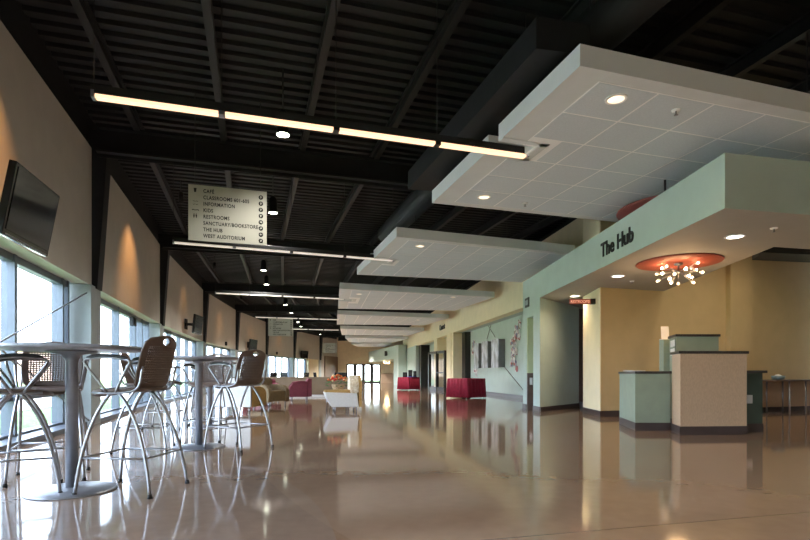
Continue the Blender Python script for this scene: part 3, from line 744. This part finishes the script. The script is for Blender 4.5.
def seat_mesh():
    m = MB(); bm = m.bm; N, K = 40, 8; rings = []
    for k in range(K+1):
        r = k/K; ring = []
        for i in range(N):
            a = 2*math.pi*i/N; ca, sa = math.cos(a), math.sin(a)
            e = 2/3.4; x = .215*math.copysign(abs(ca)**e,ca)*r; y = .225*math.copysign(abs(sa)**e,sa)*r
            z = .762+.010*(abs(y)/.22)**2 - (.035*max(0,x/.215)**3) + .018*max(0,-x/.215)**3
            ring.append(bm.verts.new((x+.01,y,z)) if r > 0 else None)
        rings.append(ring)
    c = bm.verts.new((.01,0,.762))
    for i in range(N):
        bm.faces.new((c,rings[1][i],rings[1][(i+1)%N])).smooth = True
        for k in range(1,K): bm.faces.new((rings[k][i],rings[k+1][i],rings[k+1][(i+1)%N],rings[k][(i+1)%N])).smooth = True
    o = m.build('seat', BROWNP); sd = o.modifiers.new('thickness','SOLIDIFY'); sd.thickness = .022; sd.offset = -1
    return o
def make_stool(label):
    t = thing('bar_stool', label, 'bar stool', (0,0,0), 0, 'brown bar stools round the bar tables')
    b_ = backrest_mesh(); b_.parent = t; s = seat_mesh(); s.parent = t
    LEG = {}
    for sy in (-1,1):
        for sx, (x0,x1,x2,x3) in ((1,(.02,.15,.235,.265)),(-1,(-.02,-.16,-.265,-.30))):
            path = bez([(x0,.205*sy,.748),(x1,.215*sy,.62),(x2,.245*sy,.34),(x3,.262*sy,.0)],14)
            path = [Vector(p) for p in path]
            l = MB().tube(path,.0125,10).build('leg', CHROME, t)
            e = path[-1]; MB().lathe([(0,.03),(.015,.03),(.018,0),(0,0)],12,(e.x,e.y,0)).build('rubber_foot', RUBBER, l)
            LEG[(sx,sy)] = min(path, key=lambda p: abs(p.z-.30))
        arm = MB().tube(bez([(.05,.225*sy,.745),(.09,.235*sy,.82),(.18,.262*sy,.93),(.19,.265*sy,.965)],8)+bez([(.17,.268*sy,.985),(.05,.272*sy,1.005),(-.05,.268*sy,.995),(-.14,.262*sy,.975)],8)+bez([(-.15,.26*sy,.955),(-.10,.25*sy,.88),(-.05,.235*sy,.80),(-.02,.225*sy,.745)],8),.010,8).build('armrest', CHROME, t)
        MB().tube(bez([(.165,.268*sy,.994),(.05,.272*sy,1.018),(-.05,.268*sy,1.008),(-.135,.262*sy,.984)],10),[.008]+[.0145]*9+[.008],10).build('arm_pad', RUBBER, arm)
        MB().tube(bez([(.16,.222*sy,.742),(-.15,.225*sy,.735),(-.235,.225*sy,.735),(-.19,.225*sy,.83),(-.225,.222*sy,.93)],14),.009,8).build('back_support', CHROME, t)
    c = [LEG[k] for k in ((1,1),(1,-1),(-1,-1),(-1,1))]
    m = MB()
    for i in range(4): m.tube([c[i],c[(i+1)%4]],.008,8)
    m.build('footrest', CHROME, t)
    return t
st = make_stool('brown bar stool right of the nearest table, seen from behind on the right')
st.location = (-2.07,3.98,0); st.rotation_euler.z = math.radians(175)
dup(st,(-2.99,4.42,0),math.radians(-62),'brown bar stool behind the nearest table, its perforated back facing us')
dup(st,(-2.85,3.86,0),math.radians(33),'brown bar stool cut off by the left edge of the photo, beside the nearest table')
dup(st,(-1.98,6.22,0),math.radians(154),'brown bar stool right of the second table, next to the white sofa back')
dup(st,(-3.02,6.12,0),math.radians(15),'brown bar stool left of the second table, partly behind the nearest right stool')
dup(st,(-2.62,7.02,0),math.radians(-95),'brown bar stool behind the second table column, its back facing us')
dup(st,(-3.90,8.60,0),math.radians(10),'brown bar stool left of the farthest bar table')
dup(st,(-3.55,9.48,0),math.radians(-80),'brown bar stool behind the farthest bar table')

# ------------------------------------------------------------------ lounge seating
def legs4(parent, xs, ys, h, r=.018, m=CHROME):
    for x in xs:
        for y in ys: MB().tube([(x,y,0),(x,y,h)],r,10).build('leg', m, parent)
# white slipper chair with a cream back; local +X front
wc = thing('lounge_chair','white vinyl lounge chair with a tall cream patterned back, facing left','armchair',(-1.45,12.62,0),math.radians(192))
MB().profile([(.50,.46),(.47,.47),(-.26,.44),(-.30,.12),(.33,.12),(.44,.30)],-.36,.36,bev=.02).build('side_shell', WHITEU, wc)
MB().profile([(.50,.465),(.47,.51),(-.10,.52),(-.24,.50),(-.24,.44),(.46,.455)],-.33,.33,bev=.025).build('seat', TANU, wc)
bk_ = MB(); N = 18
out = [(.36,.12)]; 
pts = [(-.36,.44)]+[(-.36+.72*0,.62)]+[(-.36*math.cos(math.pi*i/N), .62+.24*math.sin(math.pi*i/N)) for i in range(1,N)]+[(.36,.62),(.36,.44)]
# back as outline in YZ extruded along X
bm = bk_.bm
def slab_x(bm, pts, x0, x1, mi=0):
    a = [bm.verts.new((x0,p[0],p[1])) for p in pts]; b2 = [bm.verts.new((x1,p[0],p[1])) for p in pts]; n = len(pts)
    fs = [bm.faces.new(a), bm.faces.new(b2[::-1])]+[bm.faces.new((a[(i+1)%n],a[i],b2[i],b2[(i+1)%n])) for i in range(n)]
    for q in fs: q.material_index = mi
    return fs
slab_x(bm, pts, -.10,-.30)
bmesh.ops.bevel(bm, geom=bm.edges[:], offset=.02, segments=2, affect='EDGES')
bk_.build('backrest', CREAMU, wc)
m = MB(); slab_x(m.bm, [(p[0],p[1] if p[1] > .45 else .12) for p in pts], -.30,-.37); m.build('back_shell', TANU, wc)
legs4(wc,(-.25,.25),(-.28,.28),.13)
# side table with flowers behind it
tb = thing('side_table','small pale table carrying the flower arrangement beside the white chair','table',(-1.74,13.55,0))
MB().box((0,0,.44),(.62,.55,.04),bev=.01).build('table_top', WHITEU, tb); legs4(tb,(-.25,.25),(-.22,.22),.42,.016)
fl = thing('flower_arrangement','orange and red autumn flower arrangement in a basket on the small table','flowers',(-1.72,13.5,.46)); fl.scale = (1.12,1.12,1.2)
MB().lathe([(0,0),(.10,0),(.15,.10),(.145,.14),(.13,.14),(.12,.10),(0,.10)],24).build('basket', BASKET, fl)
rnd = random.Random(3); fm = {0:MB(),1:MB(),2:MB()}; lf = MB()
for i in range(54):
    a = rnd.uniform(0,6.28); r = .20*math.sqrt(rnd.random()); z = .16+.20*math.sqrt(max(0,1-(r/.22)**2))*rnd.uniform(.5,1)
    fm[i%3].sphere((r*math.cos(a)*1.25,r*math.sin(a),z), rnd.uniform(.022,.04), sub=1, sc=(1,1,.7))
for i in range(40):
    a = rnd.uniform(0,6.28); r = rnd.uniform(.1,.27); z = rnd.uniform(.10,.30)
    lf.sphere((r*math.cos(a)*1.2,r*math.sin(a),z),.04,sub=1,sc=(1,.5,.25))
for k,mm in ((0,FLOW1),(1,FLOW2),(2,FLOW3)): fm[k].build('blossoms', mm, fl)
lf.build('leaves', LEAF, fl)
# white-backed tan chair at the left, back to the camera
def tub_chair(name, label, loc, rz, body, inner, back_m, h=.80, w=.78, dp=.76, armh=.60, cat='armchair'):
    t = thing(name, label, cat, loc, rz)      # +X front
    hw = w/2
    for s in (-1,1):
        y0, y1 = (s*hw, s*(hw-.14))
        MB().profile([(dp/2,.13),(dp/2+.03,.34),(dp/2,.48),(dp/2-.12,armh-.02),(dp/2-.35,armh+.02),(-dp/2+.1,armh),(-dp/2+.08,.13)],min(y0,y1),max(y0,y1),bev=.03).build('armrest', body, t)
    MB().box((.04,0,.29),(dp-.10,w-.28,.30),bev=.04).build('seat', inner, t)
    MB().profile([(-dp/2+.16,.30),(-dp/2+.10,h-.05),(-dp/2+.05,h),(-dp/2-.02,h-.02),(-dp/2+.0,.13),(-dp/2+.16,.13)],-hw+.02,hw-.02,bev=.03).build('backrest', inner, t)
    MB().profile([(-dp/2-.05,h*.97),(-dp/2-.01,h*.97),(-dp/2+.01,.14),(-dp/2-.05,.14)],-hw,hw,bev=.005).build('back_panel', back_m, t)
    legs4(t,(-dp/2+.10,dp/2-.08),(-hw+.09,hw-.09),.13,.02)
    return t
tub_chair('lounge_chair','tan lounge chair with a white outer back, turned away beside the right bar stool',(-3.89,12.49,0),math.radians(82),TANU,OLIVE,WHITEU,h=.82,w=.88,dp=.86,armh=.58)
tub_chair('lounge_chair','olive brown lounge chair between the tan chair and the burgundy ones',(-3.80,14.7,0),math.radians(-32),OLIVE,OLIVE,OLIVE,h=.80,w=.8)
tub_chair('lounge_chair','large burgundy tub chair in front of the taupe half wall',(-3.62,18.0,0),math.radians(195),BURG,BURG,BURG,h=.76,w=.70,dp=.68,armh=.66)
tub_chair('lounge_chair','burgundy lounge chair behind the olive one',(-4.75,18.2,0),math.radians(-60),BURG,BURG,BURG,h=.74,w=.72,dp=.68,armh=.58)
tub_chair('lounge_chair','burgundy lounge chair farthest left against the low wall',(-5.55,19.2,0),math.radians(-75),BURG,BURG,BURG,h=.74,w=.72,dp=.68,armh=.58)
# half wall of the cafe
hw = thing('half_wall','long low taupe wall with a white base behind the burgundy chairs','low wall',(-4.2,20.9,0))
MB().box((0,0,.42),(3.95,.16,.66),bev=.005).build('wall_panel', HALFW, hw); MB().box((0,0,.05),(3.9,.14,.10)).build('base', WHITEP, hw); MB().box((0,0,.77),(4.0,.26,.04),bev=.008).build('cap', HALFW, hw)
# cafe chairs behind the half wall
cc = thing('cafe_chair','','chair',(0,0,0),0,'dark cafe chairs beyond the low wall')
MB().box((0,0,.46),(.44,.44,.04),bev=.012).build('seat', TVB, cc); MB().box((-.22,0,.80),(.04,.42,.36),ry=-.15,bev=.012).build('backrest', TVB, cc); legs4(cc,(-.19,.19),(-.19,.19),.45,.014)
ct = thing('cafe_table','','table',(0,0,0),0,'small cafe tables beyond the low wall')
MB().lathe([(0,.73),(.40,.73),(.40,.755),(0,.755)],32).build('table_top', TABLEG, ct); MB().lathe([(.04,.73),(.04,.03),(.25,.02),(.25,0),(0,0)],20).build('pedestal', SILVER, ct)
spots = [((-6.75,22.6,0),0,'dark cafe chair farthest left beyond the low wall'),((-5.9,22.9,0),2.6,'dark cafe chair second from the left beyond the low wall'),((-5.1,22.8,0),1.0,'dark cafe chair in front of the bright left windows'),
         ((-4.6,23.4,0),2.8,'dark cafe chair at the middle of the low wall'),((-3.7,22.9,0),.4,'dark cafe chair third from the right beyond the low wall'),((-3.1,23.5,0),2.2,'dark cafe chair second from the right beyond the low wall'),((-2.6,22.7,0),-1.,'dark cafe chair farthest right beyond the low wall')]
for i,(p,a,l) in enumerate(spots):
    p = (p[0],p[1],0)
    if i == 0: cc.location = p; cc.rotation_euler.z = a; cc['label'] = l
    else: dup(cc,p,a,l)
for i,(p,l) in enumerate((((-6.7,24.2,0),'round cafe table left, behind the cafe chairs'),((-4.9,24.6,0),'round cafe table in the middle, behind the cafe chairs'),((-3.0,24.7,0),'round cafe table right, behind the cafe chairs'))):
    if i == 0: ct.location = p; ct['label'] = l
    else: dup(ct,p,0,l)

# ------------------------------------------------------------------ tables under crimson cloths
def skirt_table(label_t, label_c, loc, rz, a, b_):
    t = thing('folding_table', label_t, 'table', loc, rz)
    MB().box((0,0,.715),(a-.04,b_-.04,.03)).build('table_top', WHITEP, t); legs4(t,(-a/2+.08,a/2-.08),(-b_/2+.08,b_/2-.08),.70,.02,WHITEP)
    m = MB(); bm = m.bm; per = []; n = 36
    cs = [(-a/2,-b_/2),(a/2,-b_/2),(a/2,b_/2),(-a/2,b_/2)]
    for k in range(4):
        p, q = Vector(cs[k]), Vector(cs[(k+1)%4])
        for i in range(n): per.append((p.lerp(q,i/n), Vector(((q-p).y,-(q-p).x)).normalized()))
    rows = []
    for z, amp in ((.742,0),(.733,.010),(.5,.032),(.045,.052)):
        ring = []
        for i,(p,nn) in enumerate(per):
            w = math.sin(i*math.pi/3+.5*math.sin(i*.31))
            q = p+nn*(amp*w+amp+.002); ring.append(bm.verts.new((q.x,q.y,z)))
        rows.append(ring)
    bm.faces.new(rows[0])
    for A,B in zip(rows,rows[1:]):
        for i in range(len(per)):
            fc = bm.faces.new((A[i],A[(i+1)%len(per)],B[(i+1)%len(per)],B[i])); fc.smooth = True
    o = m.build('tablecloth', RED, None, loc, rz); sd = o.modifiers.new('thickness','SOLIDIFY'); sd.thickness = .004; sd.offset = 1
    tag(o, label_c, 'tablecloth')
skirt_table('white folding table under the nearer crimson cloth','nearer crimson pleated tablecloth, in front of the glass door',(2.31,19.75,0),math.radians(40),1.02,.96)
skirt_table('white folding table under the farther crimson cloth','farther crimson pleated tablecloth, with black boxes on top',(.22,30.4,0),math.radians(40),.86,.90)
# boxes and blue cloth on the far table
tag(MB().box((.40,30.14,.762),(.42,.42,.028),rz=.7,bev=.005).build('cloth', BLUEC),'small blue cloth on the farther crimson table','cloth')
for i,(x,y,z,s,l) in enumerate(((.00,30.55,.748,(.26,.26,.28),'black box at the left on the farther crimson table'),(.31,30.18,.777,(.24,.24,.38),'tall black box in the middle on the farther crimson table'),(.56,30.18,.777,(.18,.2,.32),'black box at the right on the farther crimson table'))):
    b_ = thing('black_box', l, 'box', (x,y,z), 0)
    MB().box((0,0,s[2]/2),s,bev=.015).build('body', TVB, b_); MB().box((0,-s[1]/2,s[2]*.5),(s[0]*.7,.02,s[2]*.6),bev=.004).build('panel', RUBBER, b_)

# ------------------------------------------------------------------ art wall
def art(y, d): return bk(y, .78-d)
def on_art(y0, y1, d0, d1, z0, z1):
    return [tuple(art(y0,d0)),tuple(art(y1,d0)),tuple(art(y1,d1)),tuple(art(y0,d1))]
for k,(y0,y1,z0,z1,l) in enumerate(((20.85,21.75,1.17,2.33,'grey photo panel nearest us of the three on the sage wall'),(22.35,23.2,1.17,2.33,'grey photo panel in the middle of the three on the sage wall'),(23.75,24.5,1.17,2.33,'grey photo panel farthest of the three on the sage wall'))):
    t = thing('wall_panel_art', l, 'picture', (*art((y0+y1)/2,0),0))
    o0 = art((y0+y1)/2,0)
    sh = lambda P: [(p[0]-o0.x,p[1]-o0.y) for p in P]
    MB().prism(sh(on_art(y0,y1,.26,.30,0,0)), z0, z1).build('print', CANVAS, t)
    MB().prism(sh(on_art(y0+.03,y1-.03,.0,.26,0,0)), z0+.02, z1-.02).build('box_frame', CANVS, t)
for k,(yc,zc,l,n,sd) in enumerate(((19.35,2.55,'scattered photo collage at the upper right of the sage wall',11,1),(19.7,1.95,'scattered photo collage at right, level with the grey panels',9,2),(19.75,1.35,'scattered photo collage low at the right of the sage wall',9,3),
                                (25.45,2.15,'scattered photo collage left of the grey panels on the sage wall',11,4),(25.2,1.02,'small reddish photo collage just above the nearer crimson table',6,5))):
    rr = random.Random(sd+20); t = MB()
    for i in range(n):
        yy = yc+rr.uniform(-.30,.30); zz_ = zc+rr.uniform(-.30,.32)
        w, h = rr.uniform(.16,.32), rr.uniform(.08,.15); dd = .012+.004*i
        t.prism(on_art(yy-w/2,yy+w/2,dd,dd+.004,0,0), zz_-h, zz_+h)
    tag(t.build('photo_collage', COLLAGE), l, 'picture')
for k,(ya,za,yb,zb,l) in enumerate(((23.3,2.47,22.7,3.04,'dark cord crossing above the grey panels, sloping down towards us'),(22.1,2.47,23.1,3.04,'dark cord crossing above the grey panels, sloping up towards us'),(20.9,1.2,18.6,.25,'thin tan rod sloping down to the green pier on the sage wall'))):
    a, b_ = art(ya,.02), art(yb,.02)
    tag(MB().tube([(*a,za),(*b_,zb)],.012,6).build('wall_rod', WOODT), l, 'rod')
for y0,y1,z0,z1,l in ((35.9,36.7,1.2,2.5,'pale picture at left in the farther sage alcove'),(33.9,34.6,1.0,2.2,'pale picture at right in the farther sage alcove'),(34.9,35.4,1.7,2.5,'small grey picture in the middle of the farther sage alcove')):
    o = MB(); o.prism(on_art(y0,y1,0,.06,0,0),z0,z1); tag(o.build('framed_picture', CANVAS), l, 'picture')
# square intercom plates low on green column etc. skipped: nothing legible

# ------------------------------------------------------------------ reception desk
def desk(name, label, poly, h, mbody, over=.03, top_over=None, ltag='desk'):
    c = Vector((sum(p[0] for p in poly)/len(poly), sum(p[1] for p in poly)/len(poly)))
    t = thing(name, label, ltag, (c.x,c.y,0)); P = [Vector(p)-c for p in poly]
    grow = lambda o_: [tuple(p+p.normalized()*o_) for p in P]
    MB().prism([tuple(p) for p in P], .11, h-.04).build('body', mbody, t)
    MB().prism(grow(.012), 0, .125).build('toe_base', BASEB, t)
    MB().prism(top_over or grow(over), h-.04, h, bev=.006).build('countertop', COUNTER, t)
    return t, c
desk('reception_counter','low sage green counter at the left of the reception desk',[(3.60,8.21),(3.84,9.40),(4.30,9.42),(4.15,8.21)],.93,LAMGRN)
t, c = desk('reception_podium','tall tan wood podium at the front of the reception desk',[(3.98,7.59),(4.12,8.10),(5.09,8.13),(5.0,7.68)],1.22,LAMTAN)
tr, c = desk('reception_counter','low dark green counter right of the tan podium',[(5.20,8.03),(5.49,8.06),(5.51,8.5),(5.22,8.5)],.94,LAMDKG,over=.07)
op = MB(); op.box((5.27-c.x,8.028-c.y,.50),(.085,.012,.13),bev=.003); op.build('outlet_plate', WHITEP, tr)
t, c = desk('reception_cabinet','sage green cabinet standing taller behind the tan podium',[(4.45,8.6),(4.61,9.15),(5.3,9.15),(5.15,8.62)],1.54,LAMGRN)
m = MB(); 
for z in (1.26,1.40): m.bar((4.452-c.x-.004,8.66-c.y,z),(4.60-c.x-.022,9.05-c.y,z),.006,.11)
m.build('posted_papers', PAPER, t)
tag(MB().prism([(4.58,9.30),(4.73,9.30),(4.75,9.50),(4.60,9.50)],0,1.50).build('reception_screen', LAMGRN),'narrow sage green upright panel behind the reception counter','panel')
ps = thing('paper_sign','white paper sign standing on the narrow green panel','sign',(4.655,9.40,1.50)); MB().box((0,0,.12),(.14,.008,.24),rx=-.1).build('sheet', PAPER, ps); MB().box((0,.02,.006),(.15,.08,.012)).build('foot', PAPER, ps)
pa = MB(); pa.box((3.64,8.34,.936),(.26,.20,.012),rz=.3,bev=.002); tag(pa.build('paper_stack', PAPER),'white papers at the left corner of the low sage counter','papers')
# folding table with a bowl by the back wall
ft = thing('folding_table','long brown folding table against the yellow back wall','table',(9.12,12.18,0),.32)
MB().box((0,0,.745),(2.2,.62,.035),bev=.006).build('table_top', WOODT, ft)
for x in (-.65,-.13,.9):
    for y in (-.26,.26): MB().tube([(x,y,.73),(x+.02*(1 if y>0 else -1),y*1.08,.0)],.017,10).build('leg', CHROME, ft)
MB().box((0,.29,.42),(2.1,.02,.60)).build('table_shade_sheet', LAMTAN, ft)  # tan sheet standing in for the shadow under the table
bw = thing('bowl','blue grey bowl near the left end of the brown folding table','bowl',(8.50,11.96,.763))
MB().lathe([(0,0),(.09,0),(.125,.03),(.135,.09),(.122,.09),(.11,.035),(0,.025)],28).build('bowl_body', BOWLM, bw); MB().sphere((0,0,.065),.085,sc=(1,1,.7)).build('contents', PAPER, bw)

# small dark wall speakers on the left wall
for s,lab in ((4.62,'small dark speaker box on the fourth beige panel'),(6.35,'tiny dark speaker box on a far beige panel')):
    p = off(s,.05); o = thing('wall_speaker',lab,'speaker',(p.x,p.y,2.62),.1); MB().box((0,0,0),(.12,.12,.22),bev=.015).build('cabinet', TVB, o); MB().box((.062,0,0),(.006,.09,.18)).build('grille', RUBBER, o)

# ------------------------------------------------------------------ light from the sky and added lamps behind the camera
w = bpy.data.worlds.new('sky'); S.world = w; w.use_nodes = True; nt = w.node_tree; bg = nt.nodes['Background']
sk = nt.nodes.new('ShaderNodeTexSky'); sk.sky_type = 'HOSEK_WILKIE'; sk.turbidity = 3.0; sk.ground_albedo = .4
sk.sun_direction = (.6,-.2,.75)
mx = nt.nodes.new('ShaderNodeMix'); mx.data_type = 'RGBA'; mx.inputs['Factor'].default_value = .15; mx.inputs['B'].default_value = (1,1,1,1)
nt.links.new(sk.outputs[0], mx.inputs['A']); nt.links.new(mx.outputs['Result'], bg.inputs['Color']); bg.inputs['Strength'].default_value = 13.0
sun = bpy.data.lights.new('sun','SUN'); sun.energy = 6; sun.angle = .01; so = bpy.data.objects.new('sun', sun); COL.objects.link(so)
so.rotation_euler = Vector((-.70,0,-.71)).to_track_quat('-Z','Y').to_euler()
# unseen lamps added behind the camera to warm the surfaces facing it
linear_light((-1.0,-1.5,3.63),(3.7,-.1,3.63),'added long pendant lamp, unseen behind the camera',4,GLOW)
linear_light((4.5,0.6,3.63),(9.0,2.0,3.63),'added long pendant lamp, unseen behind and right of the camera',4,GLOW)
for x,y,e in ((1.3,-.9,260),(6.5,1.2,260)): spot('rear_fill_beam',(x,y,3.55),e,(1,.87,.72),150,.9,.3)  # added warm fill on fronts turned to the camera, no fixture
# warm lamps over the reception area, then added fill lights down the hall
for p,e in (((6.3,8.4,2.66),0),((7.6,10.2,4.4),48),((5.9,9.4,4.4),26)):
    if e: 
        downlight(p,'lamp over the reception floor at %s'%('right' if p[0]>7 else 'left'),.09,e,(1,.80,.55))
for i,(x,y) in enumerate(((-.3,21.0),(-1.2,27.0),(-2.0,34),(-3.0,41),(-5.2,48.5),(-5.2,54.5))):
    spot('hall_fill_beam',(x,y,3.60),200 if y < 35 else 380,(1,.94,.86),140,.7,.1)  # added fill without a fixture, brightens the far hall

# ------------------------------------------------------------------ camera and view
cam = bpy.data.cameras.new('camera'); co = bpy.data.objects.new('camera', cam); COL.objects.link(co); S.camera = co
cam.sensor_width = 36; cam.lens = 36*F/810; cam.shift_y = (HZ-270)/810; cam.clip_end = 400; cam.clip_start = .05
co.location = (0,0,CH); co.rotation_euler = (math.pi/2,0,0)
S.view_settings.view_transform = 'Standard'; S.view_settings.look = 'None'; S.view_settings.gamma = 1; S.view_settings.exposure = 1.9
S.view_settings.use_curve_mapping = False
S.cycles.max_bounces = 10; S.cycles.diffuse_bounces = 5; S.cycles.glossy_bounces = 5; S.cycles.transparent_max_bounces = 16
S.cycles.sample_clamp_indirect = 6; S.cycles.use_denoising = True
